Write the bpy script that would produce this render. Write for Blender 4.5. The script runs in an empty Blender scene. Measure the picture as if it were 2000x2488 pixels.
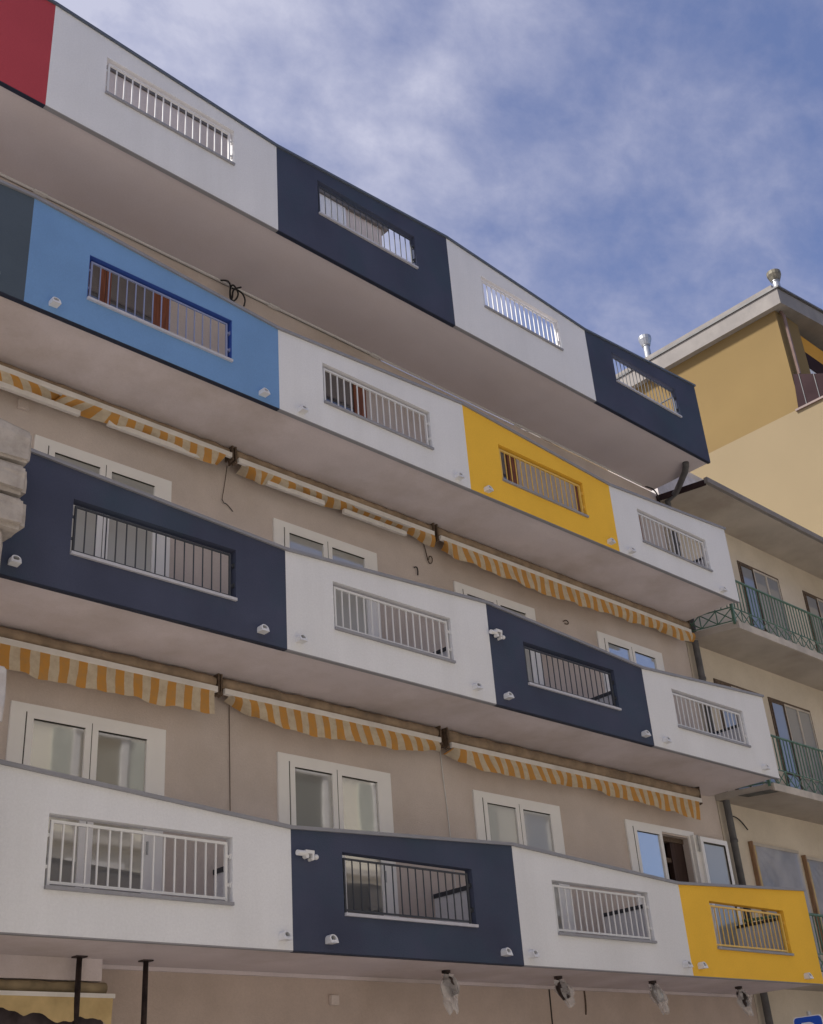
import bpy, math, random
from mathutils import Matrix, Vector
random.seed(7)
S = bpy.context.scene
COL = S.collection
EYE = 1.6            # measured heights are counted from the eye; the ground lies EYE below

# ------------------------------------------------------------------ helpers
ORG = {}

def tag(o, label=None, cat=None, group=None, kind=None):
    if label: o['label'] = label
    if cat: o['category'] = cat
    if group: o['group'] = group
    if kind: o['kind'] = kind
    return o

def thing(name, loc, label, cat, group=None):
    o = bpy.data.objects.new(name, None)
    COL.objects.link(o)
    p = Vector((loc[0], loc[1], loc[2] + EYE))
    o.location = p
    o.empty_display_size = .2
    ORG[o.name] = p
    return tag(o, label, cat, group, 'thing')

class MB:
    def __init__(s):
        s.v, s.f, s.uv = [], [], {}
    def add(s, vs, fs):
        n = len(s.v)
        s.v += [tuple(p) for p in vs]
        s.f += [tuple(n + i for i in f) for f in fs]
        return s
    def box(s, x0, x1, y0, y1, z0, z1):
        vs = [(x, y, z) for z in (z0, z1) for y in (y0, y1) for x in (x0, x1)]
        return s.add(vs, [(0, 2, 3, 1), (4, 5, 7, 6), (0, 1, 5, 4), (2, 6, 7, 3), (0, 4, 6, 2), (1, 3, 7, 5)])
    def prism(s, pts, d):
        n = len(pts)
        d = Vector(d)
        vs = [Vector(p) for p in pts] + [Vector(p) + d for p in pts]
        fs = [tuple(range(n)), tuple(range(2 * n - 1, n - 1, -1))]
        fs += [(i, i + n, (i + 1) % n + n, (i + 1) % n) for i in range(n)]
        return s.add(vs, fs)
    def tube(s, path, r, n=8, cap=True):
        path = [Vector(p) for p in path]
        rs = r if isinstance(r, (list, tuple)) else [r] * len(path)
        vs, fs = [], []
        up = None
        for i, p in enumerate(path):
            a = path[max(i - 1, 0)]; b = path[min(i + 1, len(path) - 1)]
            t = (b - a).normalized()
            if up is None:
                up = Vector((0, 0, 1)) if abs(t.z) < .9 else Vector((0, 1, 0))
            u = (up - t * up.dot(t))
            if u.length < 1e-5: u = t.orthogonal()
            u.normalize(); up = u
            w = t.cross(u)
            for k in range(n):
                an = 2 * math.pi * k / n
                vs.append(p + (u * math.cos(an) + w * math.sin(an)) * rs[i])
        for i in range(len(path) - 1):
            for k in range(n):
                a = i * n + k; b = i * n + (k + 1) % n
                fs.append((a, b, b + n, a + n))
        if cap:
            fs.append(tuple(range(n - 1, -1, -1)))
            fs.append(tuple(range((len(path) - 1) * n, len(path) * n)))
        return s.add(vs, fs)
    def panel(s, out, hole, y0, y1):
        """quad outline (x,z)x4 with a quad hole, front y0, back y1"""
        if hole is None:
            return s.prism([(x, y0, z) for x, z in out], (0, y1 - y0, 0))
        vs = []
        for y in (y0, y1):
            vs += [(x, y, z) for x, z in out] + [(x, y, z) for x, z in hole]
        fs = []
        for i in range(4):
            j = (i + 1) % 4
            fs.append((i, j, 4 + j, 4 + i))
            fs.append((8 + i, 12 + i, 12 + j, 8 + j))
            fs.append((i, 8 + i, 8 + j, j))
            fs.append((4 + i, 4 + j, 12 + j, 12 + i))
        return s.add(vs, fs)
    def build(s, name, mat, parent=None, smooth=False, origin=None, bevel=0, local=False):
        off = Vector((0, 0, 0))
        if not local:
            off = Vector((0, 0, EYE))
        base = Vector((0, 0, 0))
        if parent is not None:
            root = parent
            while root.parent is not None: root = root.parent
            base = ORG.get(root.name, Vector((0, 0, 0)))
        elif origin is not None:
            base = Vector((origin[0], origin[1], origin[2])) + off
        me = bpy.data.meshes.new(name)
        vs = [Vector(p) + off - (base if not local else Vector((0, 0, 0))) for p in s.v]
        me.from_pydata([tuple(p) for p in vs], [], s.f)
        if s.uv:
            l = me.uv_layers.new(name='UVMap')
            for lp in me.loops:
                l.data[lp.index].uv = s.uv.get(lp.vertex_index, (0, 0))
        me.materials.append(mat)
        import bmesh
        bm = bmesh.new(); bm.from_mesh(me)
        bmesh.ops.recalc_face_normals(bm, faces=bm.faces)
        bm.to_mesh(me); bm.free()
        if smooth:
            for p in me.polygons: p.use_smooth = True
        o = bpy.data.objects.new(name, me)
        COL.objects.link(o)
        if parent is not None:
            o.parent = parent
        elif origin is not None:
            o.location = base
            ORG[o.name] = base
        if bevel:
            b = o.modifiers.new('bevel', 'BEVEL')
            b.width = bevel; b.segments = 2; b.limit_method = 'ANGLE'
        return o

def lin(c):
    return tuple(x / 12.92 if x <= .04045 else ((x + .055) / 1.055) ** 2.4 for x in c)

def nd(nt, t, **k):
    n = nt.nodes.new(t)
    for a, b in k.items(): setattr(n, a, b)
    return n

def mat(name, base, rough=.85, var=.08, scale=3., bump=.0, bscale=60., stain=None, stain_amt=.0, stain_scale=.8,
        metal=0., spec=.3, streak=False, stretch=None, detail=6., grain=0.):
    m = bpy.data.materials.new(name); m.use_nodes = True
    nt = m.node_tree; L = nt.links
    b = nt.nodes['Principled BSDF']
    b.inputs['Roughness'].default_value = rough
    b.inputs['Metallic'].default_value = metal
    b.inputs['Specular IOR Level'].default_value = spec
    geo = nd(nt, 'ShaderNodeNewGeometry')
    mp = nd(nt, 'ShaderNodeMapping'); mp.inputs['Scale'].default_value = stretch or (1, 1, 1)
    L.new(geo.outputs['Position'], mp.inputs['Vector'])
    n1 = nd(nt, 'ShaderNodeTexNoise'); n1.inputs['Scale'].default_value = scale; n1.inputs['Detail'].default_value = detail
    L.new(mp.outputs[0], n1.inputs['Vector'])
    mr = nd(nt, 'ShaderNodeMapRange'); mr.inputs[1].default_value = .3; mr.inputs[2].default_value = .7
    mr.inputs[3].default_value = 1 - var; mr.inputs[4].default_value = 1 + var
    L.new(n1.outputs['Fac'], mr.inputs[0])
    mul = nd(nt, 'ShaderNodeVectorMath', operation='SCALE')
    mul.inputs[0].default_value = base[:3]
    L.new(mr.outputs[0], mul.inputs['Scale'])
    out = mul.outputs[0]
    if stain:
        n2 = nd(nt, 'ShaderNodeTexNoise'); n2.inputs['Scale'].default_value = stain_scale; n2.inputs['Detail'].default_value = 8; n2.inputs['Roughness'].default_value = .65
        mp2 = nd(nt, 'ShaderNodeMapping'); mp2.inputs['Location'].default_value = (3.1, 7.7, 1.3)
        if streak: mp2.inputs['Scale'].default_value = (3.5, 3.5, .35)
        L.new(geo.outputs['Position'], mp2.inputs['Vector']); L.new(mp2.outputs[0], n2.inputs['Vector'])
        r2 = nd(nt, 'ShaderNodeMapRange'); r2.inputs[1].default_value = .45; r2.inputs[2].default_value = .72
        r2.inputs[3].default_value = 0; r2.inputs[4].default_value = stain_amt
        L.new(n2.outputs['Fac'], r2.inputs[0])
        mx = nd(nt, 'ShaderNodeMix', data_type='RGBA')
        L.new(r2.outputs[0], mx.inputs[0]); L.new(out, mx.inputs[6]); mx.inputs[7].default_value = (*stain[:3], 1)
        out = mx.outputs[2]
    if grain:
        ng = nd(nt, 'ShaderNodeTexNoise'); ng.inputs['Scale'].default_value = 38; ng.inputs['Detail'].default_value = 5; ng.inputs['Roughness'].default_value = .75
        L.new(geo.outputs['Position'], ng.inputs['Vector'])
        rg = nd(nt, 'ShaderNodeMapRange'); rg.inputs[1].default_value = .3; rg.inputs[2].default_value = .7
        rg.inputs[3].default_value = 1 - grain; rg.inputs[4].default_value = 1 + grain
        L.new(ng.outputs['Fac'], rg.inputs[0])
        mg = nd(nt, 'ShaderNodeVectorMath', operation='SCALE'); L.new(out, mg.inputs[0]); L.new(rg.outputs[0], mg.inputs['Scale'])
        out = mg.outputs[0]
    L.new(out, b.inputs['Base Color'])
    if bump:
        n3 = nd(nt, 'ShaderNodeTexNoise'); n3.inputs['Scale'].default_value = bscale; n3.inputs['Detail'].default_value = 4
        L.new(geo.outputs['Position'], n3.inputs['Vector'])
        bp = nd(nt, 'ShaderNodeBump'); bp.inputs['Strength'].default_value = bump; bp.inputs['Distance'].default_value = .01
        L.new(n3.outputs['Fac'], bp.inputs['Height']); L.new(bp.outputs[0], b.inputs['Normal'])
    return m

def glass(name, body, refl=.35, tint=(1, 1, 1), wav=.0012):
    """double glazing over a curtain or a dark room: the far side's colour under a sharp reflection"""
    m = bpy.data.materials.new(name); m.use_nodes = True
    nt = m.node_tree; L = nt.links
    b = nt.nodes['Principled BSDF']; out = nt.nodes['Material Output']
    b.inputs['Base Color'].default_value = (*body, 1); b.inputs['Roughness'].default_value = .6
    g = nd(nt, 'ShaderNodeBsdfGlossy'); g.inputs['Roughness'].default_value = .03; g.inputs['Color'].default_value = (*tint, 1)
    lw = nd(nt, 'ShaderNodeLayerWeight'); lw.inputs['Blend'].default_value = .35
    mr = nd(nt, 'ShaderNodeMapRange'); mr.inputs[3].default_value = refl * .7; mr.inputs[4].default_value = min(1, refl * 1.8)
    L.new(lw.outputs['Facing'], mr.inputs[0])
    geo = nd(nt, 'ShaderNodeNewGeometry')
    n = nd(nt, 'ShaderNodeTexNoise'); n.inputs['Scale'].default_value = 2.2; n.inputs['Detail'].default_value = 1
    L.new(geo.outputs['Position'], n.inputs['Vector'])
    bp = nd(nt, 'ShaderNodeBump'); bp.inputs['Strength'].default_value = .25; bp.inputs['Distance'].default_value = wav
    L.new(n.outputs['Fac'], bp.inputs['Height']); L.new(bp.outputs[0], g.inputs['Normal'])
    mx = nd(nt, 'ShaderNodeMixShader')
    L.new(mr.outputs[0], mx.inputs[0]); L.new(b.outputs[0], mx.inputs[1]); L.new(g.outputs[0], mx.inputs[2])
    L.new(mx.outputs[0], out.inputs['Surface'])
    return m

# ------------------------------------------------------------------ materials
PL = dict(rough=.92, bump=.35, bscale=60, spec=.12, grain=.05)
M = {
 'white': mat('white_render', (.765, .77, .785), var=.03, scale=1.1, stain=(.58, .58, .58), stain_amt=.25, stain_scale=.5, streak=True, **PL),
 'navy': mat('navy_render', (.066, .075, .118), var=.14, scale=1.2, stain=(.05, .082, .115), stain_amt=.7, stain_scale=.9, **PL),
 'blue': mat('blue_render', (.18, .335, .60), var=.06, scale=1.0, stain=(.15, .28, .50), stain_amt=.5, stain_scale=1.2, **PL),
 'yellow': mat('yellow_render', (.90, .53, .065), var=.04, scale=1.2, stain=(.76, .43, .06), stain_amt=.35, stain_scale=.9, **PL),
 'red': mat('red_render', (.46, .072, .09), var=.05, scale=1.0, **PL),
 'teal': mat('slate_render', (.085, .11, .14), var=.1, scale=1.0, **PL),
 'bluereveal': mat('deep_blue_reveal', (.04, .09, .36), var=.04, **PL),
 'soffit': mat('soffit_plaster', (.67, .605, .615), var=.06, scale=1.3, stain=(.44, .37, .32), stain_amt=.6, stain_scale=.7, rough=.95, bump=.3, bscale=70, spec=.1, grain=.04),
 'soffit_top': mat('upper_soffit_plaster', (.615, .565, .59), var=.04, scale=1.0, rough=.95, bump=.2, bscale=70, spec=.1, grain=.04, stain=(.55, .47, .45), stain_amt=.4, stain_scale=.45),
 'wall': mat('taupe_wall_plaster', (.64, .565, .52), var=.07, scale=1.6, stain=(.50, .42, .35), stain_amt=.5, stain_scale=.7, rough=.95, bump=.4, bscale=60, spec=.1, grain=.06),
 'streetwall': mat('brownish_street_plaster', (.53, .44, .385), var=.07, scale=2.2, stain=(.40, .32, .26), stain_amt=.5, stain_scale=1.0, rough=.95, bump=.4, bscale=60, spec=.1, grain=.06),
 'coping': mat('grey_coping', (.27, .27, .29), rough=.55, var=.06, scale=5, spec=.4),
 'shade_dark': mat('dark_underside_shade', (.022, .028, .05), rough=.6, var=.08, scale=5),  # underside shade as a colour, for the strip below navy, blue, slate and red panels
 'darkcoping': mat('slate_coping', (.10, .12, .155), rough=.55, var=.06, scale=5, spec=.4),
 'sill': mat('grey_stone_sill', (.30, .30, .32), rough=.6, var=.08, scale=9),
 'palesill': mat('pale_stone_sill', (.52, .52, .56), rough=.55, var=.06, scale=9),
 'rail_white': mat('white_painted_steel', (.72, .72, .71), rough=.4, var=.03, spec=.45),
 'rail_dark': mat('dark_painted_steel', (.045, .05, .06), rough=.45, var=.05, spec=.4),
 'rail_blue': mat('blue_painted_steel', (.26, .30, .47), rough=.4, var=.04, spec=.45),
 'rail_yellow': mat('yellow_painted_steel', (.78, .50, .10), rough=.4, var=.04, spec=.4),
 'pvc': mat('white_plastic_frame', (.90, .895, .88), rough=.35, var=.02, scale=4, spec=.45),
 'eavegrey': mat('grey_eave_board', (.15, .14, .135), rough=.9, var=.1),
 'darkwood': mat('dark_stained_wood', (.05, .028, .024), rough=.6, var=.3, scale=3, stretch=(14, 14, 1)),
 'groove': mat('dark_gap', (.05, .045, .04), rough=.9, var=.1),
 'wood': mat('reddish_wood', (.24, .075, .03), rough=.5, var=.35, scale=3, stretch=(14, 14, 1), spec=.4),
 'metal': mat('galvanised_steel', (.42, .43, .44), rough=.38, metal=.7, var=.12, scale=6),
 'pipe': mat('grey_pipe', (.10, .10, .105), rough=.5, var=.2, scale=5, stain=(.2, .19, .18), stain_amt=.5, stain_scale=3),
 'rust': mat('dark_rusty_steel', (.03, .022, .022), rough=.6, var=.5, scale=9, stain=(.10, .06, .05), stain_amt=.4, stain_scale=9),
 'black': mat('black_rubber', (.015, .014, .016), rough=.5, var=.2),
 'bracket': mat('brown_bracket', (.12, .085, .06), rough=.7, var=.4, scale=25),
 'alu': mat('cream_aluminium', (.76, .735, .70), rough=.45, var=.06, scale=3, spec=.4, stain=(.5, .46, .4), stain_amt=.4, stain_scale=3),
 'roll': mat('weathered_fabric_roll', (.32, .24, .165), rough=.95, var=.25, scale=6, stain=(.16, .125, .10), stain_amt=.7, stain_scale=2.5),
 'spout': mat('white_glazed_spout', (.74, .74, .74), rough=.4, var=.03, spec=.4),
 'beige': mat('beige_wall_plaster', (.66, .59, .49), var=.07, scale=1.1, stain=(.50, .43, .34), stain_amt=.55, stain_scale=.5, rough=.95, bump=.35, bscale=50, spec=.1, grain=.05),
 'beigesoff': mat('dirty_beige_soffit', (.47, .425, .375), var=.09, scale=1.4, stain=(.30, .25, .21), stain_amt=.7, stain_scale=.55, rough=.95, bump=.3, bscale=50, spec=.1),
 'beigeedge': mat('pale_slab_edge', (.55, .50, .44), var=.1, scale=4, stain=(.3, .28, .26), stain_amt=.5, stain_scale=2, rough=.9),
 'mould': mat('mouldy_concrete', (.11, .11, .105), var=.35, scale=6, rough=.95),
 'green': mat('green_painted_iron', (.10, .185, .13), rough=.45, var=.25, scale=12, spec=.4),
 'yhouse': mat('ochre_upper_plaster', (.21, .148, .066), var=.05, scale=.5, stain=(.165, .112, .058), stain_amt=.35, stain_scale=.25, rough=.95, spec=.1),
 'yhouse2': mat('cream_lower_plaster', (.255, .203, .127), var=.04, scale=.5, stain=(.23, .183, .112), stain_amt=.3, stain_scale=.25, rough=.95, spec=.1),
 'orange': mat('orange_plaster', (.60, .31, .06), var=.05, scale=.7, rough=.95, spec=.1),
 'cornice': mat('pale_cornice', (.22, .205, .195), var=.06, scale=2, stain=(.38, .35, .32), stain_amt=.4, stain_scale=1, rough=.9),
 'brownmetal': mat('brown_sheet_metal', (.045, .03, .032), rough=.95, var=.15, scale=1.5, spec=.0),
 'copper': mat('pinkish_copper_pipe', (.17, .115, .10), rough=.4, var=.15, spec=.4),
 'stone': mat('weathered_limestone', (.46, .42, .385), var=.12, scale=5, stain=(.25, .215, .19), stain_amt=.55, stain_scale=7, rough=.95, bump=.9, bscale=26, spec=.1),
 'stonepale': mat('pale_lime_plaster', (.55, .53, .53), var=.08, scale=6, stain=(.36, .31, .3), stain_amt=.5, stain_scale=6, rough=.95, bump=.6, bscale=30, spec=.1),
 'mortar': mat('dark_mortar', (.16, .12, .09), var=.3, scale=12, rough=.95),
 'shopcloth': mat('ochre_shop_cloth', (.58, .44, .22), rough=.95, var=.18, scale=4, stain=(.4, .28, .13), stain_amt=.6, stain_scale=3),
 'shoproll': mat('dirty_brown_roll', (.30, .24, .15), rough=.95, var=.3, scale=5),
 'darkcloth': mat('torn_dark_cloth', (.075, .06, .065), rough=.95, var=.4, scale=6),
 'signblue': mat('sign_blue', (.015, .085, .50), rough=.35, var=.02, spec=.4),
 'signwhite': mat('sign_white', (.75, .75, .76), rough=.4, var=.02),
 'asphalt': mat('asphalt', (.36, .335, .30), rough=.9, var=.2, scale=8, bump=.5, bscale=120),
 'paving': mat('pale_stone_paving', (.62, .56, .49), rough=.9, var=.12, scale=3, bump=.3, bscale=40),
 'kerb': mat('kerb_stone', (.45, .43, .41), rough=.9, var=.12, scale=6),
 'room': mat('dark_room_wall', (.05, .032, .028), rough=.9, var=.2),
 'cream': mat('cream_street_front', (.68, .63, .54), rough=.95, var=.06, scale=.6, stain=(.45, .41, .35), stain_amt=.4, stain_scale=.3),
 'shutter': mat('grey_green_shutter', (.36, .37, .33), rough=.7, var=.1),
 'window': glass('dark_window_glass', (.10, .11, .11), .3),
 'pane': glass('balcony_glass', (.26, .26, .24), .50, (.95, .96, .93)),
 'shadepane': glass('blind_behind_glass', (.43, .43, .405), .22, (.9, .95, 1)),
 'darkpane': glass('dim_glass', (.045, .04, .036), .22),
 'skypane': glass('sky_glass', (.42, .46, .50), .34, (.92, .96, 1.)),
 'openpane': glass('frosted_blind_glass', (.40, .41, .39), .10),
 'bluepane': glass('neighbour_glass', (.24, .255, .285), .12, (.95, .97, 1.)),
}

def stripes():
    m = bpy.data.materials.new('orange_striped_canvas'); m.use_nodes = True
    nt = m.node_tree; L = nt.links; b = nt.nodes['Principled BSDF']
    b.inputs['Roughness'].default_value = .95; b.inputs['Specular IOR Level'].default_value = .1
    uv = nd(nt, 'ShaderNodeUVMap'); sp = nd(nt, 'ShaderNodeSeparateXYZ'); L.new(uv.outputs[0], sp.inputs[0])
    nz = nd(nt, 'ShaderNodeTexNoise'); nz.inputs['Scale'].default_value = 5; L.new(uv.outputs[0], nz.inputs['Vector'])
    wob = nd(nt, 'ShaderNodeMath', operation='MULTIPLY_ADD'); L.new(nz.outputs['Fac'], wob.inputs[0]); wob.inputs[1].default_value = .03; L.new(sp.outputs[0], wob.inputs[2])
    sc = nd(nt, 'ShaderNodeMath', operation='MULTIPLY'); L.new(wob.outputs[0], sc.inputs[0]); sc.inputs[1].default_value = 1 / .226
    fr = nd(nt, 'ShaderNodeMath', operation='FRACT'); L.new(sc.outputs[0], fr.inputs[0])
    gt = nd(nt, 'ShaderNodeMath', operation='GREATER_THAN'); L.new(fr.outputs[0], gt.inputs[0]); gt.inputs[1].default_value = .5
    mx = nd(nt, 'ShaderNodeMix', data_type='RGBA'); L.new(gt.outputs[0], mx.inputs[0])
    mx.inputs[6].default_value = (.74, .65, .50, 1); mx.inputs[7].default_value = (.70, .36, .095, 1)
    n2 = nd(nt, 'ShaderNodeTexNoise'); n2.inputs['Scale'].default_value = 9; n2.inputs['Detail'].default_value = 7; n2.inputs['Roughness'].default_value = .7
    L.new(uv.outputs[0], n2.inputs['Vector'])
    r2 = nd(nt, 'ShaderNodeMapRange'); r2.inputs[1].default_value = .42; r2.inputs[2].default_value = .75; r2.inputs[4].default_value = .55
    L.new(n2.outputs['Fac'], r2.inputs[0])
    m2 = nd(nt, 'ShaderNodeMix', data_type='RGBA'); L.new(r2.outputs[0], m2.inputs[0]); L.new(mx.outputs[2], m2.inputs[6]); m2.inputs[7].default_value = (.46, .33, .19, 1)
    L.new(m2.outputs[2], b.inputs['Base Color'])
    tr = nd(nt, 'ShaderNodeBsdfTranslucent'); L.new(m2.outputs[2], tr.inputs['Color'])
    ms = nd(nt, 'ShaderNodeMixShader'); ms.inputs[0].default_value = .3
    L.new(b.outputs[0], ms.inputs[1]); L.new(tr.outputs[0], ms.inputs[2]); L.new(ms.outputs[0], nt.nodes['Material Output'].inputs['Surface'])
    return m
M['stripe'] = stripes()

def filmy(name, col, alpha, rough=.25, spec=.6, nscale=7):
    m = bpy.data.materials.new(name); m.use_nodes = True
    nt = m.node_tree; L = nt.links; b = nt.nodes['Principled BSDF']
    b.inputs['Base Color'].default_value = (*col, 1); b.inputs['Roughness'].default_value = rough; b.inputs['Specular IOR Level'].default_value = spec
    geo = nd(nt, 'ShaderNodeNewGeometry'); n = nd(nt, 'ShaderNodeTexNoise'); n.inputs['Scale'].default_value = nscale; n.inputs['Detail'].default_value = 5
    L.new(geo.outputs['Position'], n.inputs['Vector'])
    r = nd(nt, 'ShaderNodeMapRange'); r.inputs[1].default_value = .3; r.inputs[2].default_value = .7; r.inputs[3].default_value = alpha * .6; r.inputs[4].default_value = min(1, alpha * 1.35)
    L.new(n.outputs['Fac'], r.inputs[0]); L.new(r.outputs[0], b.inputs['Alpha'])
    return m
M['film'] = filmy('crumpled_clear_plastic', (.72, .70, .70), .42)
M['sheet'] = filmy('bluish_plastic_sheet', (.40, .40, .44), .88, .42, .35, 1.6)

# ------------------------------------------------------------------ measured grid of the colourful building
YF, YB, YW = 10.0, 10.115, 11.42          # parapet front, parapet back, house wall
SX = 18.70                              # end of the house wall
ROWS = {   # borders x, (top height at each border), underside height, opening z, hole x, colours
 4: dict(x=[.97, 4.47, 7.976, 11.462, 14.972, 18.487], top=[12.90, 13.117, 12.923, 13.128, 12.893, 13.135], zb=11.368, hz=(12.09, 12.745),
         hx=[(1.73, 3.72), (5.23, 7.23), (8.73, 10.71), (12.23, 14.20), (15.72, 17.73)], c=['red', 'white', 'navy', 'white', 'navy'], drip=.006),
 3: dict(x=[.97, 4.456, 7.937, 11.42, 14.91, 18.44], top=[9.65, 9.871, 9.637, 9.855, 9.638, 9.882], zb=8.405, hz=(8.79, 9.44),
         hx=[(1.68, 3.69), (5.19, 7.20), (8.68, 10.69), (12.15, 14.17), (15.63, 17.68)], c=['teal', 'blue', 'white', 'yellow', 'white'], drip=.03),
 2: dict(x=[4.46, 7.975, 11.47, 14.96, 18.50], top=[6.585, 6.404, 6.601, 6.382, 6.598], zb=5.157, hz=(5.565, 6.205),
         hx=[(5.21, 7.26), (8.70, 10.73), (12.17, 14.22), (15.69, 17.73)], c=['navy', 'white', 'navy', 'white'], drip=.03),
 1: dict(x=[4.46, 7.966, 11.465, 14.96, 18.48], top=[3.33, 3.11, 3.299, 3.114, 3.302], zb=1.893, hz=(2.275, 2.945),
         hx=[(5.195, 7.22), (8.67, 10.70), (12.16, 14.19), (15.67, 17.71)], c=['white', 'navy', 'white', 'yellow'], drip=.012),
}

bld = thing('apartment_building', (10, YW, -EYE), 'apartment building with four rows of white, navy, blue, yellow and red balcony parapets', 'building')

# wall with the opening for the ajar door, plus body
w = MB()
w.panel([(.5, -EYE), (SX, -EYE), (SX, 11.36), (.5, 11.36)], [(16.80, 2.10), (17.60, 2.10), (17.60, 4.36), (16.80, 4.36)], YW, YW + .3)
w.build('wall', M['wall'], bld)
MB().box(.5, SX + .001, YW - .006, YW - .0005, -EYE, 1.90).build('street_wall', M['streetwall'], bld)
MB().box(.5, SX, YW + 3.2, 22, -EYE, 11.36).box(.5, SX, YW + .3, 22, 11.38, 11.60).build('house_body', M['wall'], bld)
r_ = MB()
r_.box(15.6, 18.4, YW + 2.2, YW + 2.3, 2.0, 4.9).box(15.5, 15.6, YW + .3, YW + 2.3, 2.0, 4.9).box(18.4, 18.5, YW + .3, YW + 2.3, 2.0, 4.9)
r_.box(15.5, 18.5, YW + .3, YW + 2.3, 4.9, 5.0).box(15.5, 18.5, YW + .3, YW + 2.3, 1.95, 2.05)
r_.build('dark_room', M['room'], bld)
MB().box(17.22, 17.60, YW + .12, YW + .2, 2.1, 4.36).build('inner_door_leaf', M['darkwood'], bld)
MB().box(16.80, 17.22, YW + .14, YW + .19, 3.95, 4.02).box(16.80, 17.60, YW + .1, YW + .22, 4.28, 4.36).build('inner_door_rail', M['bracket'], bld)

bar_mesh = {}
def guard_rail(hx, hz, colour, kind):
    """frame of square tube with fifteen upright bars, clipped into the opening"""
    x0, x1 = hx[0] + .055, hx[1] - .055
    z0, z1 = hz[0] + .07, hz[1] - .06
    y = YF + .045
    t = .013 if colour in ('white', 'yellow') else .010
    m = M['rail_' + colour]
    fr = MB()
    fr.box(x0 - t, x1 + t, y - t, y + t, z1 - t, z1 + t).box(x0 - t + .002, x1 + t - .002, y - t + .002, y + t - .002, z0 - t, z0 + t)
    fr.box(x0 - t - .001, x0 + t, y - t - .001, y + t + .001, hz[0] + .032, z1 - t).box(x1 - t, x1 + t + .001, y - t - .001, y + t + .001, hz[0] + .032, z1 - t)
    for zz in (z0 + .12, z1 - .14):
        fr.box(hx[0] - .002, x0 - t, y - .006, y + .006, zz, zz + .03).box(x1 + t, hx[1] + .002, y - .006, y + .006, zz, zz + .03)
        fr.box(hx[1] - .014, hx[1] - .001, y - .022, y + .022, zz - .012, zz + .042).box(hx[0] + .001, hx[0] + .014, y - .022, y + .022, zz - .012, zz + .042)
    g = fr.build('guard_rail', m, bld)
    h = round(z1 - z0 - 2 * t, 3)
    key = (colour, h)
    n = 15
    for i in range(n):
        x = x0 + (x1 - x0) * (i + 1) / (n + 1)
        loc = Vector((x, y, z0 + t + EYE)) - ORG[bld.name]
        if key not in bar_mesh:
            hw = {'white': .0075, 'dark': .0055, 'blue': .006, 'yellow': .0065}[colour]
            b = MB().box(-hw, hw, -hw, hw, -.004, h + .004).build('bar', m, g, local=True)
            bar_mesh[key] = b
        else:
            b = bar_mesh[key].copy(); COL.objects.link(b); b.parent = g
        b.location = loc
    return g

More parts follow.
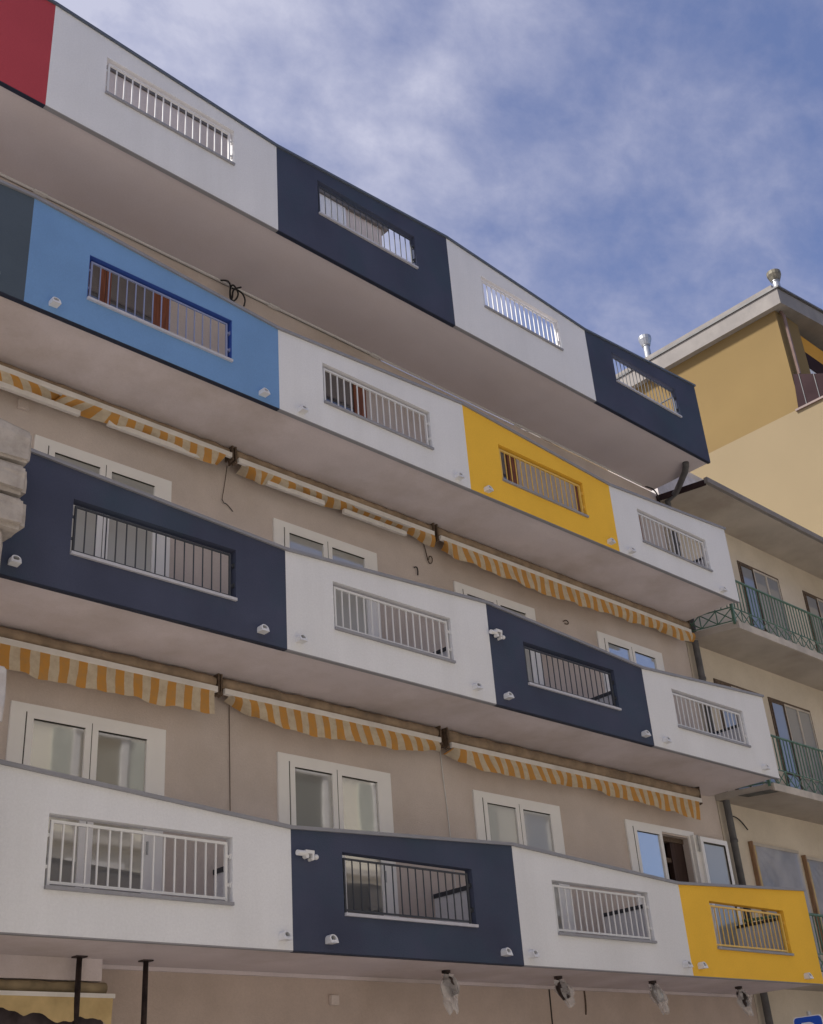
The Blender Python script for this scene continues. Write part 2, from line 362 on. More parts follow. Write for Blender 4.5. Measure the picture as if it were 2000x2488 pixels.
for r, d in ROWS.items():
    xs, tp, zb, hz = d['x'], d['top'], d['zb'], d['hz']
    n = len(d['c'])
    for i in range(n):
        x0, x1, c = xs[i], xs[i + 1], d['c'][i]
        hx = d['hx'][i]
        z_ = zb + .16
        hole = None if hx is None else [(hx[0], hz[0]), (hx[1], hz[0]), (hx[1], hz[1]), (hx[0], hz[1])]
        p = MB()
        skin = .06
        p.panel([(x0, zb), (x1, zb), (x1, tp[i + 1]), (x0, tp[i])], hole, YF, YF + skin)
        p.panel([(x0, z_), (x1, z_), (x1, tp[i + 1] - .001), (x0, tp[i] - .001)], hole, YF + skin, YB)
        pm = p.build('parapet_panel', M[c], bld)
        # coping follows the sloping top
        cp = MB().prism([(x0, YF - .03, tp[i]), (x1 + (.02 if i == n - 1 else 0), YF - .03, tp[i + 1]), (x1 + (.02 if i == n - 1 else 0), YF - .03, tp[i + 1] + .038), (x0, YF - .03, tp[i] + .038)], (0, .18, 0))
        cp.build('coping', M['darkcoping' if r == 4 else 'coping'], pm)
        dt = MB().box(x0 + .001, x1 - .001, YF + .004, YF + skin + .004, zb - .012, zb - .0005)  # added strip, coloured darker to paint the shade under the panel's bottom edge
        dt.build('underside_shade', M['shade_dark' if c in ('navy', 'blue', 'teal', 'red') else 'coping'], pm)
        if hx:
            sl = MB().box(hx[0] + .001, hx[1] - .001, YF - .032, YB + .02, hz[0] - .002, hz[0] + .030)
            sl.build('sill', M['palesill' if c in ('navy', 'blue') else 'sill'], pm)
            if c == 'blue':
                rv = MB()
                rv.box(hx[0] + .001, hx[1] - .001, YF + .004, YB - .002, hz[1] - .008, hz[1] - .002)
                rv.box(hx[1] - .008, hx[1] - .002, YF + .004, YB - .002, hz[0] + .035, hz[1] - .009)
                rv.box(hx[0] + .002, hx[0] + .008, YF + .004, YB - .002, hz[0] + .035, hz[1] - .009)
                rv.build('reveal', M['bluereveal'], pm)
            col = {'white': 'white', 'navy': 'dark', 'blue': 'blue', 'yellow': 'yellow', 'red': 'white', 'teal': 'dark'}[c]
            guard_rail(hx, hz, col, r)
    # slab and end wall
    x0 = xs[0]
    sb = MB().box(x0, xs[-1] - .004, YF + .06, YW + .002, zb + d['drip'], zb + .158)
    sb.build('balcony_slab', M['soffit' if r < 4 else 'soffit_top'], bld)
    if r < 4:
        ew = MB().box(xs[-1] - .10, xs[-1] - .002, YB, YW - .002, zb + .158, zb + 1.03)
        e_ = ew.build('end_wall', M['white'], bld)
        MB().box(xs[-1] - .12, xs[-1] + .012, YB + .03, YW - .004, zb + 1.03, zb + 1.075).build('coping', M['rail_dark'], e_)
    else:
        er = MB()
        for zz in (zb + .95, zb + 1.75):
            er.tube([(xs[-1] - .06, YB - .01, zz), (xs[-1] - .06, YW + .5, zz)], .018, 6)
        er.build('end_rail', M['rail_dark'], bld)
        MB().box(xs[-1] - .10, xs[-1] - .002, YB, YW - .002, zb + .158, zb + .8).build('end_wall', M['white'], bld)
    # low dividers between flats
    if r < 4:
        for xd in (8.03, 11.50, 15.05):
            dv = MB().box(xd - .045, xd + .045, YB + .03, YW - .002, zb + .158, zb + 1.02).build('divider', M['white'], bld)
            MB().box(xd - .06, xd + .06, YB + .05, YW - .004, zb + 1.02, zb + 1.075).build('coping', M['rail_dark'], dv)
    # conduit in the angle of wall and soffit
    if r == 4:
        cd = MB().box(x0, 18.1, YW - .055, YW - .03, zb - .022, zb + .004)
        for cx in (5.14, 8.95, 11.0, 14.45):
            cd.box(cx - .09, cx + .09, YW - .075, YW - .02, zb - .03, zb - .002)
        cd.build('conduit', M['rail_white'], bld)
    elif r == 1:
        MB().box(x0, 18.3, YW - .05, YW - .002, zb - .03, zb + .01).build('conduit', M['soffit'], bld)

# attic storey behind the top row, with its overhanging eave
at = MB().box(.97, 11.40, YW, 18, 11.60, 14.30)
at.build('attic_wall', M['wall'], bld)
MB().box(.97, 10.56, YW - .02, YW - .003, 11.6, 14.258).build('attic_cladding', M['white'], bld)
MB().box(.97, 11.52, YW - .06, 18.2, 14.26, 14.42).build('attic_eave', M['eavegrey'], bld)
MB().box(.97, 9.3, YW - .035, YW - .021, 11.6, 14.257).build('attic_plaster', M['wall'], bld)

# balcony doors
def door(x0, x1, z0, z1, kind, parts=('l', 'r')):
    fm = M['wood'] if kind == 'wood' else M['pvc']
    y = YW
    o, xm = .17, (x0 + x1) / 2
    f = MB()
    f.box(x0, x0 + o, y - .03, y - .001, z0, z1).box(x1 - o, x1, y - .03, y - .001, z0, z1)
    f.box(x0 + o, x1 - o, y - .03, y - .001, z1 - .09, z1).box(x0 + o, x1 - o, y - .028, y - .001, z0, z0 + .06)
    fr = f.build('balcony_door', fm, bld)
    f2 = MB()
    # dark joint between frame and leaves, and hinge marks
    if 'l' in parts: f2.box(x0 + o + .001, x0 + o + .012, y - .0305, y - .002, z0 + .06, z1 - .092)
    if 'r' in parts:
        f2.box(xm - .004, xm + .004, y - .0415, y - .002, z0 + .06, z1 - .092)
        f2.box(x1 - o - .006, x1 - o - .001, y - .0305, y - .002, z1 - .36, z1 - .14)
    f2.build('joint', M['groove'], fr)
    for side in parts:
        a, b = (x0 + o + .012, xm - .004) if side == 'l' else (xm + .004, x1 - o - .006)
        st = .075
        s_ = MB()
        zt = z1 - .094; zl = z0 + .062
        s_.box(a, a + st, y - .04, y - .003, zl, zt).box(b - st, b, y - .04, y - .003, zl, zt)
        s_.box(a + st, b - st, y - .04, y - .003, zt - .06, zt).box(a + st, b - st, y - .04, y - .003, zl, zl + .10)
        s_.build('sash', fm, fr)
        pm = {'wood': 'darkpane', 'pvc': 'pane', 'shade': 'shadepane', 'sky': 'skypane'}[kind]
        MB().box(a + st - .001, b - st + .001, y - .018, y - .004, zl + .10, zt - .06).build('pane', M[pm], fr)
        MB().box(a + st, b - st, y - .0375, y - .019, zt - .068, zt - .0605).build('seal', M['groove'], fr)
        if kind == 'pvc' and side == 'r':
            MB().box(b - .042, b - .022, y - .055, y - .041, z0 + .98, z0 + 1.12).build('handle', M['metal'], fr)
    return fr
D1 = [(5.40, 7.29), (8.90, 10.78), (12.37, 14.25), (15.87, 17.76)]
for i, (a, b) in enumerate(D1):
    if i < 3:
        door(a, b, 2.06, 4.475, 'pvc' if i < 2 else 'shade')
    else:
        door(a, b, 2.06, 4.475, 'sky', ('l',))
        # the other leaf swung out against the wall
        lf = MB()
        X0, X1, y = 17.74, 18.56, YW - .12
        lf.box(X0, X0 + .08, y - .03, y + .02, 2.12, 4.38).box(X1 - .08, X1, y - .03, y + .02, 2.12, 4.38)
        lf.box(X0 + .08, X1 - .08, y - .03, y + .02, 4.30, 4.38).box(X0 + .08, X1 - .08, y - .03, y + .02, 2.12, 2.24)
        lo = lf.build('open_door_leaf', M['pvc'], bld)
        MB().box(X0 + .079, X1 - .079, y - .008, y + .008, 2.24, 4.30).build('pane', M['openpane'], lo)
        MB().box(X1 - .10, X1 - .081, y - .026, y - .009, 2.25, 4.29).box(X0 + .08, X1 - .10, y - .026, y - .009, 4.275, 4.299).build('seal', M['groove'], lo)
        MB().box(17.62, 17.74, YW - .10, YW + .02, 2.12, 4.40).build('door_jamb', M['pvc'], bld)
        MB().tube([(17.70, YW - .13, 4.12), (17.70, YW - .13, 4.40)], .016, 6).build('hinge', M['metal'], bld)
for i, (a, b) in enumerate([(5.39, 7.27), (8.90, 10.78), (12.39, 14.26), (15.89, 17.77)]):
    door(a, b, 5.32, 7.755 - .01 * i, ('shade', 'shade', 'shade', 'sky')[i])
for i, (a, b) in enumerate([(5.18, 7.15), (8.82, 10.76), (12.33, 14.28), (15.9, 17.85)]):
    door(a, b, 8.57, 10.88, 'wood')
# ------------------------------------------------------------------ awnings under the soffits
AWG = 'striped awnings folded under the balconies'
def awning(xa, xb, soff, prof, label, arms=(), zbar=None, slant=0., ybar=11.08):
    """aluminium front bar, weathered roll behind it, striped valance with the measured drooping edge, folded arms, end brackets"""
    zt = zbar
    a = thing('awning', ((xa + xb) / 2, YW, soff), label, 'awning', AWG)
    sag = lambda u: .012 * math.sin(u * math.pi)
    MB().box(xa, xb, ybar, ybar + .055, zt - .072, zt).build('front_bar', M['alu'], a, bevel=.006)
    rl = MB(); N = 40
    path = [(xa + (xb - xa) * i / N, ybar + .12 + random.uniform(-.008, .008), (soff + zt) / 2 - .012 + random.uniform(-.006, .006)) for i in range(N + 1)]
    rl.tube(path, [max(.04, (soff - zt) / 2 - .002) + random.uniform(-.006, .006) for _ in path], 10)
    rl.build('fabric_roll', M['roll'], a, smooth=True)
    v = MB(); n = max(30, int((xb - xa) * 22)); m = 7
    xs_ = [p[0] for p in prof]
    def low(x):
        if x <= prof[0][0]: return prof[0][1], prof[0][2] if len(prof[0]) > 2 else slant
        for p, q in zip(prof, prof[1:]):
            if x <= q[0]:
                t = (x - p[0]) / (q[0] - p[0]); t = t * t * (3 - 2 * t)
                s0 = p[2] if len(p) > 2 else slant; s1 = q[2] if len(q) > 2 else slant
                return p[1] + (q[1] - p[1]) * t, s0 + (s1 - s0) * t
        return prof[-1][1], prof[-1][2] if len(prof[-1]) > 2 else slant
    L0, L1 = prof[0][0], prof[-1][0]
    for i in range(n + 1):
        x = L0 + (L1 - L0) * i / n
        zl, sl = low(x)
        zl += .010 * math.sin(x * 9.1 + xa) + .006 * math.sin(x * 23.7)
        for j in range(m + 1):
            t = j / m
            zz = (zt - .06) + (zl - (zt - .06)) * t
            short = max(0, .27 - abs(zl - zt + .06))
            yy = ybar + .004 + .025 * math.sin(x * 5.3 + t * 2) * t * t + .018 * math.sin(x * 13 + t + xa) * t + short * .9 * t * t
            v.v.append((x + sl * t * .2, yy, zz))
            v.uv[len(v.v) - 1] = (x, t * .3)
    for i in range(n):
        for j in range(m):
            k = i * (m + 1) + j
            v.f.append((k, k + 1, k + m + 2, k + m + 1))
    v.build('valance', M['stripe'], a, smooth=True)
    for (ax, bx, az) in arms:
        MB().box(ax, bx, ybar + .07, ybar + .13, az - .035, az + .035).build('folding_arm', M['alu'], a, bevel=.008)
    for ex in (xa - .03, xb + .03):
        br = MB().box(ex - .010, ex + .010, ybar + .03, ybar + .2, zt - .05, soff - .004)
        br.tube([(ex, ybar + .03, zt - .07), (ex, ybar + .10, zt - .08)], .022, 8)
        br.build('end_bracket', M['bracket'], a)
    return a
s2, s3 = ROWS[2]['zb'] + .03, ROWS[3]['zb'] + .03
awning(4.1, 7.79, s2, [(4.3, 4.66, 0), (5.2, 4.655, 0), (6.33, 4.65, 0), (7.74, 4.645, -.1)], 'orange striped awning hanging flat and full length above the door beside the stone blocks', zbar=5.01)
awning(7.89, 11.49, s2, [(7.92, 4.94, .5), (8.05, 4.86, .6), (8.25, 4.76, .6), (8.45, 4.73, .5), (8.84, 4.64, .15), (9.67, 4.67, .3), (10.3, 4.70, .5), (10.9, 4.77, .9), (11.4, 4.87, 1.0)],
       'orange striped awning curling up at both ends, below the first white and navy middle parapets', zbar=5.005)
awning(11.69, 17.71, s2, [(11.72, 4.88, .2), (11.9, 4.74, .3), (12.16, 4.655, .6), (13.4, 4.69, .7), (14.56, 4.75, .7), (15.4, 4.70, .6), (16.23, 4.66, .3), (17.41, 4.585, -.1), (17.62, 4.585, -.1)],
       'long orange striped awning above the open balcony door next to the grey downpipe', zbar=4.975)
awning(3.6, 7.99, s3, [(3.7, 8.12), (4.5, 8.08, .3), (4.93, 8.10, .8), (5.44, 8.235, 1), (5.62, 8.20, -.6), (5.82, 8.16, -.8), (6.37, 8.11, 0), (6.74, 8.15, .2), (7.0, 8.12, .3), (7.36, 8.08, .2), (7.67, 8.03, 0), (7.9, 8.12, -.3)],
       'twisted orange striped awning under the blue parapet', arms=((3.7, 5.82, 8.10), (6.2, 7.7, 8.12)), zbar=8.30)
awning(8.10, 11.72, s3, [(8.13, 8.2, .6), (8.30, 8.10, .6), (8.42, 8.03, .4), (8.52, 8.06, 0), (8.7, 8.10, -.2), (8.9, 8.085, .3), (9.13, 8.165, .9), (9.7, 8.14, .8), (10.3, 8.19, .8), (10.95, 8.215, .8), (11.35, 8.15, .5), (11.7, 8.06, .6)],
       'tightly rolled orange awning with bare folded arms under the upper white and yellow parapets', arms=((8.62, 9.62, 8.105), (9.98, 11.2, 8.10)), zbar=8.265)
awning(11.85, 18.42, s3, [(11.88, 8.12, .8), (12.0, 8.0, .6), (12.1, 7.93, .2), (12.4, 7.955, .6), (12.81, 7.94, .6), (13.68, 7.875, .3), (14.62, 7.87, .1), (15.46, 7.93, .4), (16.76, 8.0, .5), (17.42, 8.05, .6), (17.91, 8.0, .9), (18.17, 8.0, 1), (18.5, 8.12, 1)],
       'long orange striped awning drooping between the yellow parapet and the green balcony railing', zbar=8.24)

# torn shop awning at street level
sa = thing('shop_awning', (5.4, YW, 1.5), 'torn ochre shop awning behind the dark steel prop at street level', 'awning')
ys = 11.0
MB().box(3.0, 6.55, ys, ys + .05, 1.535, 1.575).build('front_bar', M['alu'], sa)
MB().box(3.0, 6.45, ys + .10, YW - .055, 1.70, 1.904).build('cassette', M['soffit'], sa)
tp_ = [(3.0 + 3.5 * i / 24, ys + .13 + .01 * math.sin(i * 1.3), 1.635) for i in range(25)]
MB().tube(tp_, [.058 + .006 * math.sin(i * 2.1) for i in range(25)], 10).build('fabric_roll', M['shoproll'], sa, smooth=True)
def torn(x):
    pts = [(3.0, 1.36), (4.2, 1.38), (5.2, 1.405), (5.42, 1.43), (5.62, 1.37), (5.78, 1.40), (5.86, 1.33), (5.95, 1.31), (6.08, 1.32), (6.18, 1.36), (6.33, 1.345), (6.42, 1.35), (6.46, 1.30), (6.55, 1.28)]
    for p, q in zip(pts, pts[1:]):
        if x <= q[0]: return p[1] + (q[1] - p[1]) * (x - p[0]) / (q[0] - p[0])
    return pts[-1][1]
v = MB()
for i in range(121):
    x = 3.0 + 3.53 * i / 120
    zl = torn(x) + .008 * math.sin(x * 40)
    for j in range(6):
        t = j / 5
        v.v.append((x, ys + .005 + .02 * math.sin(x * 6) * t, 1.537 + (zl - 1.537) * t))
for i in range(120):
    for j in range(5):
        k = i * 6 + j
        v.f.append((k, k + 1, k + 7, k + 6))
v.build('valance', M['shopcloth'], sa, smooth=True)
MB().box(3.0, 6.5, ys + .12, ys + .14, .6, 1.52).build('inner_cloth', M['darkcloth'], sa)

# ------------------------------------------------------------------ small fittings on the parapets
SPG = 'drain spouts along the foot of the parapets'
def spout_proto():
    """flat-bottomed, round-topped spout with a slanted mouth and a dark bore"""
    b = MB(); n = 10
    prof = [(-.05, -.045), (.05, -.045)] + [(.05 * math.cos(math.pi * i / n), .0 + .045 * math.sin(math.pi * i / n)) for i in range(n + 1)]
    k = len(prof)
    back = [(x, .004, z) for x, z in prof]
    front = [(x, -.105 + (z + .045) * .38, z) for x, z in prof]
    ring = []
    for x, z in prof:
        an = math.atan2(z + .002, x)
        hx, hz = .033 * math.cos(an), .028 * math.sin(an) + .004
        ring.append((hx, -.105 + (hz + .045) * .38, hz))
    deep = [(x, y + .06, z) for x, y, z in ring]
    b.add(back + front + ring + deep, [(i, (i + 1) % k, k + (i + 1) % k, k + i) for i in range(k)] +
          [(k + i, k + (i + 1) % k, 2 * k + (i + 1) % k, 2 * k + i) for i in range(k)] +
          [(2 * k + i, 2 * k + (i + 1) % k, 3 * k + (i + 1) % k, 3 * k + i) for i in range(k)])
    return b, deep
pb, deep = spout_proto()
sp0 = None
SP = [
 (4.62, 5.31, 'white drain spout on the lower navy parapet, next to the stone blocks'),
 (7.60, 5.30, 'white drain spout on the lower navy parapet, beside its border with the white one'),
 (8.15, 5.31, 'white drain spout on the second-row white parapet, next to the large navy one'),
 (11.08, 5.31, 'white drain spout on the second-row white parapet, next to the navy one with the sensor'),
 (11.68, 5.30, 'white drain spout straight below the sensor on the second-row navy parapet'),
 (14.72, 5.29, 'white drain spout at the far lower corner of the second-row navy parapet'),
 (15.25, 5.28, 'white drain spout at the near lower corner of the second-row end white parapet'),
 (18.02, 5.27, 'white drain spout at the outer end of the second-row end white parapet'),
 (4.07, 8.58, 'white drain spout on the slate parapet, cut by the picture edge'),
 (4.79, 8.53, 'white drain spout on the blue parapet, next to the slate one'),
 (7.66, 8.52, 'white drain spout on the blue parapet, next to the white one'),
 (8.28, 8.51, 'white drain spout on the third-row white parapet, next to the blue one'),
 (11.15, 8.51, 'white drain spout on the third-row white parapet, next to the yellow one'),
 (11.75, 8.50, 'white drain spout on the upper yellow parapet, below its window-like opening'),
 (14.65, 8.50, 'white drain spout on the upper yellow parapet, at its far lower corner'),
 (15.19, 8.49, 'white drain spout on the third-row end white parapet, next to the yellow one'),
 (17.87, 8.49, 'white drain spout on the third-row end white parapet, above the green railing'),
 (7.83, 2.02, 'white drain spout on the bottom-row large white parapet, touching the navy border'),
 (8.44, 2.02, 'white drain spout on the bottom-row navy parapet, below the sensor'),
 (11.12, 2.02, 'white drain spout at the far lower corner of the bottom-row navy parapet'),
 (11.60, 2.02, 'white drain spout on the bottom-row middle white parapet, next to the navy one'),
 (14.79, 2.03, 'white drain spout on the bottom-row middle white parapet, next to the yellow one'),
 (15.15, 2.03, 'white drain spout on the bottom-row yellow parapet, next to the white one'),
 (17.97, 1.99, 'white drain spout at the outer end of the bottom-row yellow parapet'),
]
for i, (x, z, lb) in enumerate(SP):
    if sp0 is None:
        o = pb.build('drain_spout', M['spout'], local=True)
        k = len(deep)
        hole = MB().add([(p[0] * 1.02, p[1] - .001, p[2]) for p in deep], [tuple(range(k))]).build('bore', M['black'], o, local=True)
        sp0 = (o, hole)
    else:
        o = sp0[0].copy(); COL.objects.link(o)
        h = sp0[1].copy(); COL.objects.link(h); h.parent = o
    o.location = (x, YF, z + EYE)
    o.rotation_euler = (0, random.uniform(-.06, .06), random.uniform(-.08, .08))
    tag(o, lb, 'drain spout', SPG, 'thing')

def sensor(x, z, label, tilt):
    t = thing('outdoor_sensor', (x, YF, z), label, 'sensor', 'white sensors on navy parapets')
    MB().tube([(x - .13, YF - .06, z), (x - .02, YF - .06, z + tilt * .4)], .030, 12).build('barrel', M['spout'], t, smooth=False)
    MB().box(x - .03, x + .085, YF - .085, YF - .03, z + .0 + tilt, z + .035 + tilt).box(x + .06, x + .085, YF - .08, YF - .035, z - .05 + tilt, z + .0 + tilt).build('arm', M['spout'], t)
    MB().tube([(x - .005, YF - .075, z - .025), (x - .005, YF - .02, z - .025)], .026, 10).tube([(x + .075, YF - .07, z - .045), (x + .075, YF - .002, z - .045)], .02, 10).build('mount', M['spout'], t)
    n = 8; ball = []
    for i in range(n + 1):
        a = -math.pi / 2 + math.pi * i / n
        ball.append((x + .13 + .030 * math.sin(a), YF - .05, z - .022, .030 * math.cos(a)))
    MB().tube([b[:3] for b in ball], [max(.001, b[3]) for b in ball], 10).build('ball_joint', M['spout'], t, smooth=True)
sensor(8.13, 2.86, 'white tubular sensor with ball joint on the bottom-row navy parapet', .0)
sensor(11.57, 6.16, 'white tubular sensor with raised arm on the second-row navy parapet', .025)

# ------------------------------------------------------------------ pipes, cables, lamps, props
dp = MB()
dp.tube([(18.84, 11.30, -EYE), (18.83, 11.30, 11.0), (18.80, 11.28, 11.20), (18.72, 11.0, 11.24), (18.25, 10.45, 11.28), (18.12, 10.33, 11.31), (18.10, 10.31, 11.39)], .062, 12)
for zz in (2.6, 4.4, 5.6, 7.4, 10.2):
    dp.tube([(18.84, 11.30, zz), (18.84, 11.30, zz + .05)], .07, 12)
o = dp.build('downpipe', M['pipe'], smooth=True, origin=(18.84, 11.30, -EYE)); tag(o, 'dark grey downpipe in the corner between the colourful and the beige building', 'downpipe', None, 'thing')

def cable(name, path, r, m, label, n=6):
    # smooth the path
    P = [Vector(p) for p in path]
    for _ in range(2):
        Q = [P[0]]
        for a, b in zip(P, P[1:]):
            Q += [a * .75 + b * .25, a * .25 + b * .75]
        P = Q + [P[-1]]
    o = MB().tube(P, r, n).build(name, M[m], smooth=True, origin=path[0])
    return tag(o, label, 'cable', None, 'thing')
y3 = 11.28
cable('cable_coil', [(7.96, y3 + .06, 11.33), (8.05, y3, 11.34), (8.10, y3, 11.26), (8.07, y3 - .02, 11.10), (8.11, y3 - .02, 10.97), (8.19, y3, 11.05), (8.24, y3, 11.18), (8.21, y3 + .02, 11.29), (8.13, y3, 11.31), (8.08, y3, 11.2), (8.09, y3, 11.0),
      (8.13, y3, 11.05), (8.12, y3 - .02, 11.2), (8.27, y3 - .02, 11.31)], .013, 'black', 'black cable coil dangling from the soffit above the blue parapet')
cable('cable_coil', [(8.10, y3 - .03, 11.2), (8.2, y3 - .03, 11.22), (8.29, y3 - .03, 11.2), (8.34, y3 - .03, 11.10), (8.31, y3 - .03, 10.98)], .013, 'black', 'loose black cable tail curving beside the coil above the blue parapet')
cable('cable', [(18.22, 11.36, 11.36), (18.40, 11.34, 11.38), (18.55, 11.33, 11.30), (18.60, 11.33, 11.05), (18.60, 11.33, 10.9)], .014, 'black', 'thin black cable bending down beside the downpipe under the top soffit')
cable('cable', [(8.18, YW - .012, 5.05), (8.19, YW - .012, 4.4), (8.20, YW - .012, 3.7), (8.21, YW - .012, 2.1)], .005, 'bracket', 'thin dark cable running down the wall between the two large glazed doors')
cable('cable', [(11.78, YW - .016, 4.98), (11.80, YW - .016, 4.5), (11.84, YW - .016, 3.9), (11.88, YW - .016, 2.1)], .007, 'rail_white', 'thin white cable running down the wall from the awning joint')
cable('cable', [(8.14, YW - .01, 8.3), (8.10, YW - .01, 8.0), (8.06, YW - .01, 7.76)], .004, 'bracket', 'thin brown wire hanging on the wall above the lower navy parapet')
cable('wire_stub', [(8.05, YW - .02, 7.76), (8.08, YW - .03, 7.70), (8.12, YW - .02, 7.72), (8.23, YW - .02, 7.63)], .006, 'black', 'frayed black wire end sticking out of the wall above the lower navy parapet')
cable('wire_loop', [(11.78, YW - .02, 8.24), (11.82, YW - .02, 8.1), (11.84, YW - .03, 7.93), (11.88, YW - .03, 7.88), (11.94, YW - .03, 7.93), (11.94, YW - .03, 8.02), (11.88, YW - .03, 8.02), (11.87, YW - .02, 7.95)], .008, 'bracket', 'brown wire hanging in a loop below the awning joint')
cable('wire_hook', [(11.55, YW - .01, 7.74), (11.58, YW - .04, 7.75), (11.61, YW - .03, 7.70), (11.62, YW - .01, 7.63)], .010, 'black', 'short black wire hook poking out of the bare wall')
cable('wire_loop', [(15.00, YW - .01, 7.69), (15.04, YW - .04, 7.72), (15.10, YW - .04, 7.70), (15.11, YW - .03, 7.66), (15.04, YW - .01, 7.66)], .010, 'bracket', 'tiny wire loop on the wall above the second-row navy parapet')
cable('cable', [(18.98, 11.38, 4.90), (19.15, 11.37, 4.90), (19.3, 11.36, 4.84), (19.47, 11.36, 4.70)], .012, 'black', 'black cable end arching off the beige wall beside the downpipe')
jb = MB().box(5.14, 5.27, YW - .05, YW - .001, 8.03, 8.16).build('junction_box', M['wall'], origin=(5.2, YW, 8.03), bevel=.006)
tag(jb, 'small square junction box painted like the wall, beside the twisted awning', 'junction box', None, 'thing')
cable('cable', [(13.54, YW - .012, 1.88), (13.53, YW - .012, 1.5), (13.5, YW - .012, .9), (13.48, YW - .012, -.5)], .010, 'groove', 'dark cable running down the street-level wall between the bagged lamps')
cable('cable', [(14.30, YW - .012, 1.88), (14.29, YW - .02, 1.7), (14.27, YW - .012, 1.55)], .012, 'bracket', 'short brown cable stub below the bottom soffit')
jb2 = MB().box(9.6, 9.72, YW - .06, YW - .001, 1.58, 1.69).build('junction_box', M['wall'], origin=(9.66, YW, 1.58), bevel=.01)
tag(jb2, 'small round-edged box on the street-level wall below the navy parapet', 'junction box', None, 'thing')

for i, (x, y, lb) in enumerate([(6.14, 11.0, 'dark rusty steel prop standing in front of the torn shop awning'), (6.90, 11.03, 'dark rusty steel prop standing against the bare wall, beside the shop awning')]):
    z1 = ROWS[1]['zb'] + .012
    p = thing('steel_prop', (x, y, -EYE), lb, 'steel prop', 'steel props under the bottom balcony')
    MB().tube([(x - .01, y, -EYE + .01), (x - .004, y, .9), (x, y, z1 - .012)], [.034, .031, .027], 12).build('tube', M['rust'], p, smooth=True)
    MB().box(x - .06, x + .06, y - .05, y + .05, z1 - .014, z1 - .001).build('head_plate', M['rust'], p)
    MB().box(x - .08, x + .06, y - .07, y + .07, -EYE + .001, -EYE + .012).build('foot_plate', M['rust'], p)

LG = 'lamps wrapped in plastic bags under the bottom balcony'
LL = ['plastic-wrapped lamp with a long hanging bag, below the navy parapet', 'plastic-wrapped dark lamp below the middle white parapet, by the dark wall cable',
      'plastic-wrapped lamp with a wide clear bag, below the border of white and yellow', 'plastic-wrapped dark lamp below the yellow parapet, next to the downpipe']
for i, (x, y) in enumerate([(10.82, 10.68), (12.86, 10.66), (14.85, 10.62), (17.12, 10.68)]):
    zs = ROWS[1]['zb'] + .010
    t = thing('wrapped_lamp', (x, y, zs), LL[i], 'lamp', LG)
    b = MB()
    b.tube([(x, y, zs), (x, y, zs - .03)], .055, 12)
    b.tube([(x, y, zs - .03), (x + .0, y - .01, zs - .09), (x + .03, y - .02, zs - .15)], .03, 10)
    b.build('lamp_base', M['rust'], t)
    b = MB().tube([(x - .02, y, zs - .07), (x + .02, y - .01, zs - .12), (x + .06, y - .02, zs - .20), (x + .09, y - .03, zs - .27)], [.045, .075, .075, .055], 12)
    b.build('lamp_head', M['rust' if i != 2 else 'metal'], t, smooth=True)
    bag = MB(); n = 16; rings = 12
    ln = (.42, .30, .36, .34)[i]; dx = (.06, .16, .16, .15)[i]
    rr = random.Random(30 + i)
    ph = [rr.uniform(0, 6) for _ in range(4)]
    for a in range(rings + 1):
        t_ = a / rings
        cx = x + dx * t_; cz = zs - .05 - ln * t_
        rad = .10 * (1 - .5 * max(0, t_ - .55) / .45) * (1 if t_ > .1 else .7)
        for k in range(n):
            an = 2 * math.pi * k / n
            q = rad * (1 + .30 * math.sin(3 * an + ph[0] + 5 * t_) + .2 * math.sin(5 * an + ph[1] - 7 * t_) + rr.uniform(-.08, .08))
            bag.v.append((cx + q * math.cos(an), y - .02 + q * math.sin(an) * .8, cz + .03 * math.sin(2 * an + ph[2]) * t_))
    for a in range(rings):
        for k in range(n):
            c0 = a * n + k; c1 = a * n + (k + 1) % n
            bag.f.append((c0, c1, c1 + n, c0 + n))
    bag.build('plastic_bag', M['film'], t)

# ------------------------------------------------------------------ weathered stone wall stub at the near end
sw = thing('stone_wall', (3.6, 9.75, -EYE), 'weathered stone wall of stacked blocks in front of the lower navy parapet', 'wall')
def block(x0, x1, y0, y1, z0, z1, m, seed, rough=.012, cham=.03, slope=0.):
    rr = random.Random(seed)
    import bmesh
    bm = bmesh.new()
    bmesh.ops.create_cube(bm, size=1)
    for v in bm.verts:
        v.co = Vector((x0 + (v.co.x + .5) * (x1 - x0), y0 + (v.co.y + .5) * (y1 - y0), z0 + (v.co.z + .5) * (z1 - z0)))
        if slope and v.co.z > (z0 + z1) / 2: v.co.z -= slope * (v.co.x - x0)
    bmesh.ops.bevel(bm, geom=list(bm.edges), offset=cham, segments=2, affect='EDGES')
    bmesh.ops.subdivide_edges(bm, edges=list(bm.edges), cuts=3, use_grid_fill=True)
    from mathutils import noise
    for v in bm.verts:
        nv = noise.noise_vector(v.co * 7 + Vector((seed, 0, 0))) * rough + noise.noise_vector(v.co * 24 + Vector((seed, 3, 0))) * rough * .6
        v.co += nv
    mb = MB(); mb.v = [tuple(v.co) for v in bm.verts]
    bm.verts.index_update()
    mb.f = [tuple(v.index for v in f.verts) for f in bm.faces]
    bm.free()
    return mb.build('stone_block', M[m], sw, smooth=False)
ya, yb_ = 9.5, 9.93
def course(x1, y0, z0, z1, m, seed, **k):
    block(x1 - 1.25, x1, y0, yb_, z0, z1, m, seed, **k)          # the end stone that shows
    rr = random.Random(seed * 7)
    sl = k.pop('slope', 0.)
    x = x1 - 1.262
    drop = 0
    while x > 1.1:
        w_ = rr.uniform(.7, 1.15)
        block(max(.9, x - w_), x, y0 + rr.uniform(0, .03), yb_, z0 + .004, z1 - .004, m, seed + int(x * 100), **{**k, 'cham': .03})
        x -= w_ + .014
